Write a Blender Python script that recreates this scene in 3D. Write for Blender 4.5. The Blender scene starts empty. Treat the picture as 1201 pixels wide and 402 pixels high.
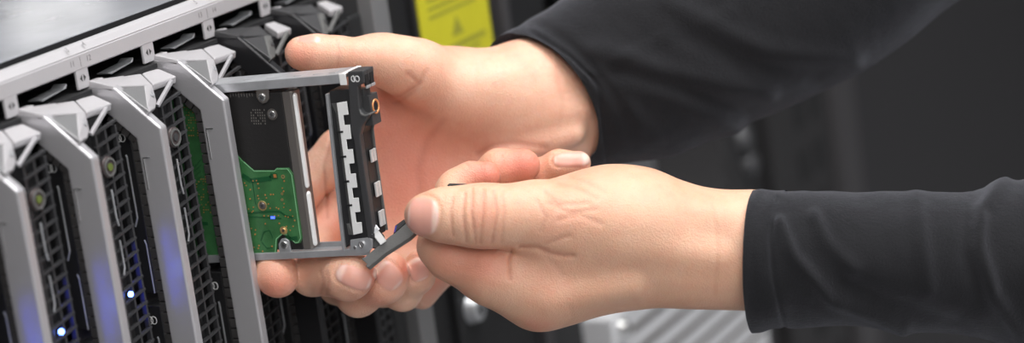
import bpy, bmesh, math, random
import numpy as np
from mathutils import Vector, Matrix, noise
random.seed(4); rng = np.random.default_rng(4)
COL = bpy.context.scene.collection
# ------------------------------------------------------------------ frames
# Place axes in mm: x runs along the row of blades (away from the viewer), y goes into the chassis, z is up.
F, CX, CY = 2900., 600.5, 201.
AX = np.array([62, -37.7, 0.]) / F; AX[2] = .0431
ZA = 50 / np.linalg.norm(AX); AX /= np.linalg.norm(AX)
AV = np.array([.136, .985, 0.]); AV[2] = -(AX[0]*AV[0] + AX[1]*AV[1]) / AX[2]; AV /= np.linalg.norm(AV)
AY = np.cross(AX, AV)
PA = ZA * np.array([(49-CX)/F, (151-CY)/F, 1])
BASE = 1.10                                   # height of the blade tops' zero level above the floor, m
AXES = np.stack([AX, AY, -AV])                # rows: place axes seen from the camera
CAM = AXES @ (-PA)                            # camera position, mm

def cam2place(c):                             # camera coords (right, down, forward, mm) -> place mm
    return (np.asarray(c) - PA) @ AXES.T
def P(px, py, Z):                             # photo point at distance Z -> place mm
    return cam2place(np.array([(px-CX)/F*Z, (py-CY)/F*Z, Z]))
def on_x(px, py, x):
    d = np.array([(px-CX)/F, (py-CY)/F, 1.]); t = (x + PA @ AX) / (d @ AX)
    return cam2place(d*t)
def on_y(px, py, y):
    d = np.array([(px-CX)/F, (py-CY)/F, 1.]); t = (y + PA @ AY) / (d @ AY)
    return cam2place(d*t)
def yz(pts, x=108.):
    return [tuple(on_x(a, b, x)[1:]) for a, b in pts]
def W(p):
    return Vector((p[0]*.001, p[1]*.001, p[2]*.001 + BASE))

# ------------------------------------------------------------------ materials
def mat(name, col, rough=.5, metal=0., emit=None, est=1., bump=0., bscale=800., spec=.5, coat=0., var=0., vscale=60.):
    m = bpy.data.materials.new(name); m.use_nodes = True
    nt = m.node_tree; b = nt.nodes['Principled BSDF']
    b.inputs['Base Color'].default_value = (*col, 1); b.inputs['Roughness'].default_value = rough
    b.inputs['Metallic'].default_value = metal; b.inputs['Specular IOR Level'].default_value = spec
    b.inputs['Coat Weight'].default_value = coat
    if emit: b.inputs['Emission Color'].default_value = (*emit, 1); b.inputs['Emission Strength'].default_value = est
    tc = nt.nodes.new('ShaderNodeTexCoord')
    n = nt.nodes.new('ShaderNodeTexNoise'); n.inputs['Scale'].default_value = bscale; n.inputs['Detail'].default_value = 3
    nt.links.new(tc.outputs['Object'], n.inputs['Vector'])
    if bump:
        bp = nt.nodes.new('ShaderNodeBump'); bp.inputs['Strength'].default_value = bump; bp.inputs['Distance'].default_value = .0003
        nt.links.new(n.outputs['Fac'], bp.inputs['Height']); nt.links.new(bp.outputs['Normal'], b.inputs['Normal'])
    if var:
        n2 = nt.nodes.new('ShaderNodeTexNoise'); n2.inputs['Scale'].default_value = vscale; n2.inputs['Detail'].default_value = 4
        nt.links.new(tc.outputs['Object'], n2.inputs['Vector'])
        r = nt.nodes.new('ShaderNodeValToRGB')
        r.color_ramp.elements[0].color = (*[c*(1-var) for c in col], 1); r.color_ramp.elements[1].color = (*[min(1, c*(1+var)) for c in col], 1)
        r.color_ramp.elements[0].position = .35; r.color_ramp.elements[1].position = .65
        nt.links.new(n2.outputs['Fac'], r.inputs['Fac']); nt.links.new(r.outputs['Color'], b.inputs['Base Color'])
    return m
M = {}
M['silver'] = mat('silver_paint', (.53,.52,.54), .34, .55, bump=.25, bscale=1500)
M['silver_bar'] = mat('satin_bar', (.52,.505,.52), .38, .3, bump=.1)
M['zinc'] = mat('zinc_steel', (.52,.53,.55), .36, .6, bump=.15, bscale=500, var=.1, vscale=90)
M['chrome'] = mat('bright_steel', (.86,.86,.85), .22, .95)
M['spring'] = mat('spring_steel', (.95,.95,.94), .3, .2)
M['winstrip'] = mat('window_steel', (.6,.6,.6), .35, .3)
M['flange'] = mat('flange_grey', (.24,.24,.245), .4, .4)
M['latchshade'] = mat('latch_shade_silver', (.27,.27,.275), .36, .5, bump=.25, bscale=1500)  # darker silver, shade of the turned-away latch face put into the colour
M['cover'] = mat('cover_steel', (.58,.595,.64), .10, .35, var=.10, vscale=18)
M['springshade'] = mat('spring_shade_steel', (.17,.17,.165), .4, .5)  # spring steel darkened so the fold's shade sits in its colour
M['black'] = mat('black_plastic', (.018,.018,.019), .42, bump=.3)
M['grille'] = mat('grille_plastic', (.03,.03,.032), .38)
M['dark'] = mat('dark_void', (.006,.006,.007), .7)
M['dgrey'] = mat('charcoal_plastic', (.045,.045,.047), .42, bump=.3)
M['mgrey'] = mat('grey_lever', (.115,.115,.112), .5, bump=.5, bscale=1200)
M['blackplate'] = mat('black_plate', (.022,.022,.024), .30, .3, bump=.3)
M['gasket'] = mat('gasket_rubber', (.03,.028,.028), .55, bump=.2)
M['taupe'] = mat('drive_frame_metal', (.22,.20,.185), .35, .7)
M['casing'] = mat('drive_casing', (.016,.015,.015), .5, bump=.35, bscale=700)
M['pcb'] = mat('green_circuit_board', (.042,.150,.052), .38, bump=.4, bscale=260, var=.18, vscale=130, coat=.3)
M['pcbdark'] = mat('dark_green_trace', (.010,.085,.028), .4, coat=.3)
M['copper'] = mat('copper_points', (.72,.30,.10), .35, .5)
M['gold'] = mat('gold_ring', (.85,.60,.28), .3, .8)
M['blue'] = mat('blue_led', (.05,.1,1.), .4, emit=(.03,.06,1.), est=5)
M['blue_lens'] = mat('blue_led_lens', (.2,.3,1.), .4, emit=(.10,.2,1.), est=14)
M['olive'] = mat('power_button_lens', (.11,.15,.03), .35)
M['ringplastic'] = mat('button_ring', (.06,.045,.045), .35)
M['white'] = mat('white_print', (.75,.75,.75), .5)
M['ink'] = mat('grey_print', (.20,.19,.195), .6)
M['tabink'] = mat('dark_print', (.04,.04,.04), .6)
M['orange'] = mat('copper_ring', (.85,.38,.16), .3, .5)
M['yellow'] = mat('yellow_label', (.50,.46,.02), .5, var=.03)
M['labelink'] = mat('label_print', (.27,.26,.025), .6)
M['rack'] = mat('rack_black', (.010,.010,.011), .5, bump=.2)
M['rackgrey'] = mat('rack_door_grey', (.020,.019,.020), .55, bump=.2)
M['knobgrey'] = mat('knob_grey', (.06,.06,.064), .4, .2)
M['doorgrey'] = mat('door_grey', (.021,.020,.022), .6, bump=.2)
M['post'] = mat('rack_post_grey', (.055,.052,.055), .45, .2)
M['bright'] = mat('bright_server_front', (.80,.80,.82), .35, .3)
M['floor'] = mat('floor_tile', (.5,.5,.51), .4, var=.1, vscale=4)
M['wallp'] = mat('wall_paint', (.34,.35,.38), .8)
M['ceil'] = mat('ceiling_paint', (.55,.55,.55), .8)

def cloth_mat():
    m = mat('black_knit', (.0095,.0095,.0108), .9, spec=.2)
    nt = m.node_tree; b = nt.nodes['Principled BSDF']
    b.inputs['Sheen Weight'].default_value = .38; b.inputs['Sheen Roughness'].default_value = .45
    b.inputs['Sheen Tint'].default_value = (.62,.63,.72,1)
    tc = nt.nodes.new('ShaderNodeTexCoord')
    n = nt.nodes.new('ShaderNodeTexNoise'); n.inputs['Scale'].default_value = 1100; n.inputs['Detail'].default_value = 5; n.inputs['Roughness'].default_value = .7
    nt.links.new(tc.outputs['Object'], n.inputs['Vector'])
    bp = nt.nodes.new('ShaderNodeBump'); bp.inputs['Strength'].default_value = .9; bp.inputs['Distance'].default_value = .0005
    nt.links.new(n.outputs['Fac'], bp.inputs['Height']); nt.links.new(bp.outputs['Normal'], b.inputs['Normal'])
    return m
M['cloth'] = cloth_mat()

def skin_mat(name, base, red, bright):
    m = bpy.data.materials.new(name); m.use_nodes = True
    nt = m.node_tree; L = nt.links; b = nt.nodes['Principled BSDF']
    def attr(n):
        a = nt.nodes.new('ShaderNodeAttribute'); a.attribute_name = n; return a.outputs['Fac']
    def mix(f, a, c):
        x = nt.nodes.new('ShaderNodeMix'); x.data_type = 'RGBA'
        L.new(f, x.inputs['Factor'])
        for i, v in ((6, a), (7, c)):
            if isinstance(v, tuple): x.inputs[i].default_value = (*v, 1)
            else: L.new(v, x.inputs[i])
        return x.outputs[2]
    tc = nt.nodes.new('ShaderNodeTexCoord')
    def noi(s, d=3, r=.5):
        n = nt.nodes.new('ShaderNodeTexNoise'); n.inputs['Scale'].default_value = s; n.inputs['Detail'].default_value = d; n.inputs['Roughness'].default_value = r
        L.new(tc.outputs['Object'], n.inputs['Vector']); return n.outputs['Fac']
    def ramp(f, a, c):
        r = nt.nodes.new('ShaderNodeMapRange'); r.inputs['From Min'].default_value = a; r.inputs['From Max'].default_value = c
        L.new(f, r.inputs['Value']); return r.outputs['Result']
    c = mix(ramp(noi(45), .35, .7), base, bright)
    c = mix(attr('red'), c, red)
    mm = nt.nodes.new('ShaderNodeMath'); mm.operation = 'MULTIPLY'; mm.inputs[1].default_value = .22
    L.new(ramp(noi(160, 4, .7), .45, .75), mm.inputs[0])
    c = mix(mm.outputs[0], c, red)
    c = mix(attr('crease'), c, (red[0]*.55, red[1]*.45, red[2]*.42))  # skin darkened along creases, their shade put into the colour
    c = mix(attr('nail'), c, (.70,.36,.29))
    c = mix(attr('nailedge'), c, (.86,.67,.59))
    L.new(c, b.inputs['Base Color'])
    rr = nt.nodes.new('ShaderNodeMapRange'); rr.inputs['To Min'].default_value = .46; rr.inputs['To Max'].default_value = .36
    L.new(attr('nail'), rr.inputs['Value']); L.new(rr.outputs['Result'], b.inputs['Roughness'])
    b.inputs['Subsurface Weight'].default_value = .28; b.inputs['Subsurface Radius'].default_value = (1,.32,.16); b.inputs['Subsurface Scale'].default_value = .0035
    b.inputs['Specular IOR Level'].default_value = .42
    v = nt.nodes.new('ShaderNodeTexVoronoi'); v.inputs['Scale'].default_value = 1400; L.new(tc.outputs['Object'], v.inputs['Vector'])
    ad = nt.nodes.new('ShaderNodeMath'); ad.operation = 'ADD'; L.new(v.outputs['Distance'], ad.inputs[0]); L.new(noi(420, 4, .6), ad.inputs[1])
    inv = nt.nodes.new('ShaderNodeMapRange'); inv.inputs['To Min'].default_value = .30; inv.inputs['To Max'].default_value = .03; L.new(attr('nail'), inv.inputs['Value'])
    bp = nt.nodes.new('ShaderNodeBump'); bp.inputs['Distance'].default_value = .0006
    L.new(inv.outputs['Result'], bp.inputs['Strength']); L.new(ad.outputs[0], bp.inputs['Height']); L.new(bp.outputs['Normal'], b.inputs['Normal'])
    return m
M['skin_palm'] = skin_mat('skin_palm', (.69,.385,.27), (.67,.21,.14), (.76,.475,.345))
M['skin_back'] = skin_mat('skin_back', (.66,.375,.25), (.65,.215,.15), (.71,.435,.30))

# ------------------------------------------------------------------ mesh helpers
class MB:
    def __init__(s): s.v = []; s.f = []; s.mi = []; s.cur = 0
    def add(s, vs, fs):
        o = len(s.v); s.v += [tuple(map(float, p)) for p in vs]
        for f in fs: s.f.append(tuple(i+o for i in f)); s.mi.append(s.cur)
    def box(s, a, b):
        (x0,y0,z0),(x1,y1,z1) = a, b
        x0,x1 = sorted((x0,x1)); y0,y1 = sorted((y0,y1)); z0,z1 = sorted((z0,z1))
        s.add([(x0,y0,z0),(x1,y0,z0),(x1,y1,z0),(x0,y1,z0),(x0,y0,z1),(x1,y0,z1),(x1,y1,z1),(x0,y1,z1)],
              [(0,3,2,1),(4,5,6,7),(0,1,5,4),(1,2,6,5),(2,3,7,6),(3,0,4,7)])
    def prism(s, ax, poly, a, b, taper=None):          # poly in the two other axes, extruded from a to b along ax
        n = len(poly)
        def mk(p, t): return {'x':(t,p[0],p[1]), 'y':(p[0],t,p[1]), 'z':(p[0],p[1],t)}[ax]
        q = taper or poly
        s.add([mk(p,a) for p in poly] + [mk(p,b) for p in q],
              [tuple(range(n))[::-1], tuple(range(n,2*n))] + [(i,(i+1)%n,n+(i+1)%n,n+i) for i in range(n)])
    def cyl(s, p, q, r, r2=None, n=20, cap=True):
        p, q = Vector(p), Vector(q); r2 = r if r2 is None else r2
        d = (q-p).normalized(); u = d.orthogonal().normalized(); w = d.cross(u)
        vs = []
        for c, rr in ((p,r),(q,r2)):
            vs += [c + (u*math.cos(2*math.pi*i/n)+w*math.sin(2*math.pi*i/n))*rr for i in range(n)]
        fs = [(i,(i+1)%n,n+(i+1)%n,n+i) for i in range(n)]
        if cap: fs += [tuple(range(n))[::-1], tuple(range(n,2*n))]
        s.add(vs, fs)
    def ring(s, c, ax, r0, r1, h, n=28):                # annulus standing h proud of c along ax
        c = Vector(c); d = Vector(ax).normalized(); u = d.orthogonal().normalized(); w = d.cross(u); vs = []
        for rr, t in ((r0,0),(r0,h),(r1,h),(r1,0)):
            vs += [c + d*t + (u*math.cos(2*math.pi*i/n)+w*math.sin(2*math.pi*i/n))*rr for i in range(n)]
        fs = []
        for k in range(4):
            for i in range(n): fs.append((k*n+i, k*n+(i+1)%n, ((k+1)%4)*n+(i+1)%n, ((k+1)%4)*n+i))
        s.add(vs, fs)
    def tube(s, pts, r, n=8):
        for a, b in zip(pts, pts[1:]): s.cyl(a, b, r, n=n)
    def slab(s, p0, p1, width, thick, wdir, tdir):       # bar from p0 to p1
        p0, p1, w, t = Vector(p0), Vector(p1), Vector(wdir).normalized()*width/2, Vector(tdir).normalized()*thick/2
        vs = [p+sw*w+st*t for p in (p0,p1) for sw, st in ((-1,-1),(1,-1),(1,1),(-1,1))]
        s.add(vs, [(0,1,2,3)[::-1],(4,5,6,7),(0,1,5,4),(1,2,6,5),(2,3,7,6),(3,0,4,7)])
    def build(s, name, m, parent=None, bevel=0., seg=2, origin=(0,0,0), smooth=False):
        me = bpy.data.meshes.new(name); o3 = np.array(origin, float)
        me.from_pydata([tuple((np.array(p)-o3)*.001) for p in s.v], [], s.f)
        ms = m if isinstance(m, (list, tuple)) else [m]
        for k in ms: me.materials.append(M[k])
        for p, i in zip(me.polygons, s.mi): p.material_index = i
        bm = bmesh.new(); bm.from_mesh(me); bmesh.ops.recalc_face_normals(bm, faces=bm.faces); bm.to_mesh(me); bm.free()
        if smooth:
            me.polygons.foreach_set('use_smooth', [True]*len(me.polygons))
        ob = bpy.data.objects.new(name, me); COL.objects.link(ob)
        if parent: ob.parent = parent
        if bevel:
            b = ob.modifiers.new('bevel', 'BEVEL'); b.width = bevel*.001; b.segments = seg; b.limit_method = 'ANGLE'; b.angle_limit = math.radians(35)
            b.harden_normals = False
        return ob
def tag(o, label, cat, group=None):
    o['label'] = label; o['category'] = cat
    if group: o['group'] = group
    return o
def thing(name, label, cat, origin, group=None):
    o = bpy.data.objects.new(name, None); COL.objects.link(o); o.location = W(origin); o.empty_display_size = .02
    return tag(o, label, cat, group)
def copy_tree(o, parent=None):
    c = o.copy(); COL.objects.link(c); c.parent = parent
    for ch in list(o.children): copy_tree(ch, c)
    return c
def text(body, name, m, parent, loc, size, ux, uy, thick=.05, origin=(0,0,0)):
    cu = bpy.data.curves.new(name, 'FONT'); cu.body = body; cu.size = size*.001; cu.extrude = thick*.0005
    cu.align_x = 'CENTER'; cu.align_y = 'CENTER'; cu.materials.append(M[m])
    o = bpy.data.objects.new(name, cu); COL.objects.link(o)
    ux, uy = Vector(ux).normalized(), Vector(uy).normalized(); uz = ux.cross(uy)
    mt = Matrix((ux, uy, uz)).transposed().to_4x4(); mt.translation = (Vector(loc)-Vector(origin))*.001
    dg = bpy.context.evaluated_depsgraph_get()
    me = bpy.data.meshes.new_from_object(o.evaluated_get(dg)); me.transform(mt)
    bpy.data.objects.remove(o)
    ob = bpy.data.objects.new(name, me); COL.objects.link(ob); ob.parent = parent
    return ob

# ------------------------------------------------------------------ camera
cd = bpy.data.cameras.new('camera'); cam = bpy.data.objects.new('camera', cd); COL.objects.link(cam)
right, down, fwd = (Vector(AXES @ np.eye(3)[i]) for i in range(3))
mt = Matrix((right, -down, -fwd)).transposed().to_4x4(); mt.translation = W(CAM); cam.matrix_world = mt
cd.sensor_width = 36; cd.lens = 36*F/1201; cd.clip_start = .02; cd.clip_end = 60
cd.dof.use_dof = True; cd.dof.focus_distance = 1.085; cd.dof.aperture_fstop = 5.2
bpy.context.scene.camera = cam

# ------------------------------------------------------------------ blade servers
def make_blade(kind, label, origin):
    dark = kind == 'dark'
    O = (0,0,0)
    t = thing('blade_server', label, 'server', origin, 'blade servers in the chassis')
    pm, cm = ('blackplate','dgrey') if dark else ('silver','silver')
    # handle plate: a tall loop, chamfered at the top, standing proud of the slot
    out = [(16,7),(-1,5),(-21.3,-13.3),(-21.3,-172),(-1,-190),(16,-192)]
    inn = [(16,-4.5),(4.5,-6.5),(-8,-17.5),(-8,-167),(3,-180),(16,-181)]
    b = MB(); n = len(out)
    for x in (1.2, 6.2): pass
    vs = [(1.2,p[0],p[1]) for p in out+inn] + [(6.2,p[0],p[1]) for p in out+inn]
    fs = []
    for i in range(n-1):
        fs += [(i,i+1,n+i+1,n+i), (2*n+i,3*n+i,3*n+i+1,2*n+i+1), (i,2*n+i,2*n+i+1,i+1), (n+i,n+i+1,3*n+i+1,3*n+i)]
    fs += [(0,n,3*n,2*n), (n-1,3*n-1,4*n-1,2*n-1)]
    b.add(vs, fs); b.build('handle_plate', pm, t, .9, 3)
    # ribbed gasket inside the loop
    b = MB(); z = -18.5
    while z > -166:
        b.box((2.0,-8,z), (5.0,-4.6,z-4.3)); z -= 4.8
    zz = 0
    for k in range(4):
        a = (-8+12.5*k/4*1., -17.5+11*k/4); c = (-8+12.5*(k+.88)/4, -17.5+11*(k+.88)/4)
        b.prism('x', [a, c, (c[0]+2.2, c[1]-2.6), (a[0]+2.2, a[1]-2.6)], 2.0, 5.0)
    b.build('gasket', 'gasket', t, .35)
    b = MB(); b.box((.95,-10.2,-26),(1.25,-9.7,-40)); b.box((.95,-13.6,-25.6),(1.25,-9.7,-26.2)); b.build('edge_clip', 'chrome', t)
    # top cap: two bright segments that fall away towards the far side
    def q(px, py, y): p = on_y(px, py, y); return np.array([p[0]-100, p[1], p[2]])
    F0, F1, F2 = q(208,70.5,-1), q(251,69,-1), q(277,60,-1.5)
    B0, B1, B2 = q(180,64,11), q(237,56,10), q(267,47,9)
    F0[0] = max(F0[0], 1.2); B0[0] = max(B0[0], 1.2)
    def cap(a0, a1, b1, b0, th):
        b = MB(); dn = np.array([0,.8,-th]); t4 = [a0,a1,b1,b0]; b.add(t4+[p+dn for p in t4], [(0,1,2,3),(7,6,5,4),(0,4,5,1),(1,5,6,2),(2,6,7,3),(3,7,4,0)]); return b
    F2[0] = min(F2[0], 49.7); B2[0] = min(B2[0], 49.7)
    ev = np.array([.35,0,0])
    cap(F0, F1-ev, B1-ev, B0, 2.6).build('top_cap', 'dgrey' if dark else 'silver_bar', t, .6, 3)
    s1 = (F1+(F2-F1)*.35, B1+(B2-B1)*.35) if dark else (F1+ev, B1+ev)
    cap(s1[0], F2, B2, s1[1], 3.2).build('end_cap', 'silver_bar', t, .6, 3)
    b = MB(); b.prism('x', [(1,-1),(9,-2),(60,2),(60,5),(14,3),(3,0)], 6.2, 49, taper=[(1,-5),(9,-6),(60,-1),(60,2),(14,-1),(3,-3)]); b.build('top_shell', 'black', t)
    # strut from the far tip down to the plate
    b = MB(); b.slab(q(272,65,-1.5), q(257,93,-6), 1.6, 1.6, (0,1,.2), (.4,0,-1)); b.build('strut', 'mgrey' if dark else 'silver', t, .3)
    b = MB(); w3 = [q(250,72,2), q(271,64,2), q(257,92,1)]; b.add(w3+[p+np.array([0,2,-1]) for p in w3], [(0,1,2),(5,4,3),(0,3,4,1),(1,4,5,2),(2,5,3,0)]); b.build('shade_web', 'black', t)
    # release latch wedge sitting beside the chamfer
    a = [q(215.5,73.5,-2.5), q(243,69.5,-2.5), q(249,98.5,-16.5)]
    L = MB(); bk = [np.array([6.6,6,-6]), np.array([a[1][0],6,-8]), np.array([8.5,-6,-20])]
    L.add(a+bk, [(0,1,2),(5,4,3),(0,3,4,1),(1,4,5,2),(2,5,3,0)])
    lt = L.build('release_latch', 'dgrey' if dark else 'latchshade', t, .5, 2)
    fb = [q(242.5,69.5,-3.2), q(251,68.5,-2.4), q(256.5,88,-8), q(255.5,95.5,-12), q(250,99,-17.5), q(247,92,-14)]
    off = np.array([1.5,5,-3.5]); B = MB(); B.add(fb+[p+off for p in fb], [(0,1,2,3,4,5),(11,10,9,8,7,6)]+[(i,6+i,6+(i+1)%6,(i+1)%6) for i in range(6)])
    B.build('latch_button', 'mgrey' if dark else 'silver_bar', lt, .6, 3)
    c_ = (fb[0]+fb[1]+fb[2]+fb[5])/4; nn = np.cross(fb[1]-fb[0], fb[5]-fb[0]); nn = nn/np.linalg.norm(nn); nn = nn if nn[1] < 0 else -nn
    R_ = MB(); R_.ring(c_+nn*.1, nn, 1.3, 2.0, .35); R_.build('dimple', 'zinc' if not dark else 'dgrey', lt)
    # front grille: ladder of angled bars behind the handle
    g = MB(); z = -9
    for xx in (26.5, 33.5, 41):
        g.box((xx,-5.6,-9),(xx+1.3,-3.4,-188))
    while z > -186:
        g.prism('y', [(25.5,z),(42.3,z+2.4),(42.3,z+1.4),(25.5,z-1.0)], -6.1, -4.4)
        z -= 5.7
    g.build('grille', 'grille', t)
    g = MB(); z = -14
    while z > -184:
        g.box((36.0,-2.6,z),(38.4,-1.8,z-4.4)); g.box((29.5,-2.6,z-2),(30.9,-1.8,z-4.6))
        z -= 5.7
    g.build('grille_backing_strip', 'zinc', t)
    g = MB(); g.box((7,7,-5),(49.5,9,-190)); g.box((7,9,-185),(49.5,400,-190)); g.box((7,9,5),(49.5,400,3)); g.box((49.0,9,-5),(49.5,400,-190)); g.build('bay_back', 'dark', t)
    # power button with ring on the grille
    g = MB(); g.cyl((30.8,-3,-24.5),(30.8,-7.2,-24.5),4.6,n=32); pb = g.build('power_button', 'ringplastic', t, .6, 2)
    g = MB(); g.ring((30.8,-7.2,-24.5),(0,-1,0),3.1,3.9,.5); g.build('button_ring', 'mgrey', pb)
    g = MB(); g.cyl((30.8,-7.1,-24.5),(30.8,-7.7,-24.5),1.6,n=24); g.build('button_lens', 'olive', pb)
    # blue status lamps low on the front
    g = MB(); g.cyl((30.6,-6,-80),(30.6,-7.2,-80),1.15,n=24); g.build('status_lamp', 'blue_lens', t)
    g = MB(); g.box((35.8,-3.4,-62),(37.2,-2.8,-96)); g.build('status_light_bar', 'blue', t)
    g = MB(); g.tube([(30,-6.6,-34),(30,-6.6,-46),(31,-6.4,-50)],.45); g.tube([(29.6,-6.6,-56),(29.6,-6.6,-68),(28.6,-6.4,-71)],.45); g.build('wire_clip', 'zinc', t)
    return t
def bay_fronts(t, lower_only):
    # closed drive carriers seen edge-on through the loop
    spans = [(-94,-176)] if lower_only else [(-12,-88), (-94,-176)]
    for z0, z1 in spans:
        b = MB(); b.prism('x', [(-.5,z0),(14,z0),(14,z1),(-.5,z1)], 7.5, 20); h = b.build('carrier_front' if z0 < -50 else 'upper_carrier_front', 'black', t, .5)
        b = MB(); e = 7.3
        b.tube([(e,3.2,z0-14),(e,2.8,z0-15),(e,2.8,z0-42),(e,4.6,z0-46)], .45); b.tube([(e,1.2,z0-52),(e,.6,z0-54),(e,.6,z0-76)], .35)
        b.tube([(e,8,z0-14),(e,8.4,z0-30)], .3)
        b.build('moulded_ridge', 'zinc', h)
        b = MB(); zc = z0-6.5
        for c0 in (3.6, 5.6):
            pts = [(7.35, c0+1.5*math.cos(a), zc+1.7*math.sin(a)) for a in np.linspace(0, 2*math.pi, 15)]
            b.tube(pts, .22, 6)
        b.build('drive_symbol', 'white', h)
names = {
 -100:('silver','silver blade server whose far edge ends at the leftmost chamfered handle'),
 -50:('silver','blurred silver blade server at the far left with a green-eyed power button and blue lamp'),
 0:('silver','silver blade server with blue glow low in its grille, second from the pulled-out drive'),
 50:('silver','silver blade server just left of the one whose drive is pulled out'),
 100:('silver','silver blade server from which the hard drive is being pulled, green board behind its handle'),
 150:('dark','black blade server right behind the opened silver one, partly under the thumb'),
 200:('dark','black blade server in the last slot before the chassis edge')}
proto = {}
for x0, (kind, lab) in names.items():
    if kind not in proto:
        t = proto[kind] = make_blade(kind, lab, (x0,0,0)); bay_fronts(t, False)
    else:
        t = copy_tree(proto[kind]); t.location = W((x0,0,0)); t['label'] = lab
    for c in list(t.children):
        if (x0 == 100 and c.name.startswith('upper_')) or (x0 in (50, 100) and c.name.startswith('status_l')):
            for k in list(c.children): bpy.data.objects.remove(k)
            bpy.data.objects.remove(c)
for o in [c for c in bpy.data.objects if c.name.startswith('button_lens')]:
    if o.parent and o.parent.parent and round(o.parent.parent.location.x*1000) in (50,100,150,200,250):
        o.data = o.data.copy(); o.data.materials[0] = M['dgrey']
for o in bpy.data.objects:
    if o.name.startswith('upper_'): o.name = 'carrier_front'

# ------------------------------------------------------------------ chassis
ch = thing('server_chassis', 'silver blade chassis whose numbered front bar runs above the row of servers', 'chassis', (0,0,-400))
OC = (0,0,-400)
x0c, x1c = -110, 272
def zl(px, py, y): return on_y(px, py, y)[2]
YB = 12.
zb_, zg_, zh_, zt_ = zl(150,60.5,YB), zl(150,42,YB-.8), zl(150,31,YB+2), zl(150,27,YB+5)
b = MB(); b.prism('x', [(YB,zb_),(YB-.8,zb_+.6),(YB-.8,zg_-.2),(YB-.3,zg_),(YB-.3,zg_+.35),(YB-.6,zg_+.5),(YB+2,zh_),(YB+4.5,zt_),(YB+6,zt_),(YB+6,zb_)], x0c, x1c)
bar = b.build('front_bar', 'silver_bar', ch, .4, 3, OC)
zc_ = zl(150,18.5,YB+11)
b = MB(); b.box((x0c,YB+10.2,zc_-.3),(x1c,YB+11,zc_-9)); b.box((x0c,YB+6,zt_-2.5),(x1c,YB+10.5,zt_-4)); b.box((x0c,YB+1,zb_),(x1c,YB+14,zb_+2)); b.build('cover_gap_shade', 'dark', ch, 0, 1, OC)  # near-black strips put in for the shade of the gap
b = MB(); b.prism('y', [(x0c,zc_-6),(x1c,zc_-6),(x1c,zc_),(x0c,zc_)], YB+11, 720); cov = b.build('top_cover', 'cover', ch, 0, 3, OC)
for i in range(8):
    xb = -102+50*i
    b = MB(); b.box((xb-4,YB-.6,zb_+1),(xb+4.5,YB+.8,zb_-8)); b.box((xb+4.5,YB-1.5,zb_-6.2),(xb+13,YB+2,zb_-7.2))
    tb = b.build('slot_tab', 'silver_bar', ch, .35, 2, OC)
    b = MB()
    for s in (-1,1):
        b.add([(xb+s*.5,YB-.66,zb_-1.8),(xb+s*.5,YB-.66,zb_-5.0),(xb+s*2.2,YB-.66,zb_-3.4)], [(0,1,2)])
    b.build('arrow_mark', 'tabink', tb, 0, 1, OC)
    b = MB(); b.prism('y', [(xb+22,zb_-6.5),(xb+39,zb_-5.4),(xb+42,zb_-3.8),(xb+41,zb_-5.8),(xb+24,zb_-7.4)], YB+2, YB+9); b.build('contact_slip', 'zinc', ch, .3, 2, OC)
for xb, up, lo in ((48,('3','4'),('11','12')), (148,('5','6'),('13','14')), (-52,('1','2'),('9','10')), (248,('7','8'),('15','16'))):
    for s, u, l in ((-1,up[0],lo[0]),(1,up[1],lo[1])):
        text(u, 'slot_number', 'ink', bar, (xb+s*6,YB+.45,zg_+3.2), 3.6, (1,0,0), (0,(YB+2-YB+.6)/(zh_-zg_-.5),1), origin=OC)
        text(l, 'slot_number', 'ink', bar, (xb+s*6,YB-.85,zg_-3.0), 3.6, (1,0,0), (0,0,1), origin=OC)
    b = MB(); b.box((xb-.1,YB-.87,zg_-5.5),(xb+.1,YB-.7,zg_-1)); b.build('divider_line', 'ink', bar, 0, 1, OC)
b = MB(); b.box((x1c,-4,60),(x1c+16,60,-400)); b.build('side_flange', 'flange', ch, 1, 2, OC)
b = MB(); b.prism('z', [(251,4),(272,4),(272,40),(251,40)], 4, -195); b.box((256,1,-8),(268,4.2,-60)); b.box((256,1,-72),(268,4.2,-186)); b.build('blank_panel', 'black', ch, 1.2, 2, OC)
b = MB(); b.box((x0c,12,-195),(x1c,20,-212)); b.box((x0c,20,-195),(x1c,700,-200)); b.build('middle_bar', 'silver_bar', ch, .6, 2, OC)
b = MB(); b.box((x0c,14,-212),(x1c,700,-400)); b.build('lower_enclosure', 'black', ch, .6, 2, OC)
b = MB(); b.box((x0c-4,12,26),(x0c,700,-400)); b.box((x1c,60,20),(x1c+4,700,-400)); b.box((x0c,420,16),(x1c,424,-200)); b.build('side_wall', 'rack', ch, .5, 2, OC)

# ------------------------------------------------------------------ pulled-out hard drive in its carrier
OD = tuple(P(415,295,1085))
dv = thing('hard_drive_carrier', 'pulled-out hard drive in a metal carrier with green circuit board and open lever', 'hard drive', OD)
def dbuild(b, name, m, bev=.25, par=None, seg=2, **k): return b.build(name, m, par or dv, bev, seg, OD, **k)
X0, X1 = 108., 123.
b = MB()
tl = [(60,-10.2),(-79,-5.3),(-80.5,-9.3),(60,-14.4)]
b.prism('x', tl, X0, X0+1.2)
b.prism('x', [(60,-10.2),(-79,-5.3),(-79,-6.4),(60,-11.3)], X0+1.2, X1)
b.prism('x', tl, X1-1.0, X1)
rail = dbuild(b, 'top_rail', 'zinc')
b = MB()
for yy, w in ((-26,5),(-38,7),(-52,4.5),(-62,6),(-70,4)):
    b.box((X0+3.5, yy, -6.9-(yy+80)*.036), (X0+11, yy-w, -4.95-(yy+80)*.0353))
dbuild(b, 'pressed_boss', 'zinc', .5, rail)
b = MB(); b.box((X0-.2,-78.2,-5.0),(X1,-80.6,-5.6)); b.box((X0-.3,-77.5,-5.0),(X0+.6,-80.8,-10.2)); dbuild(b, 'rail_end_clip', 'spring', .3, rail)
b = MB()
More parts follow.
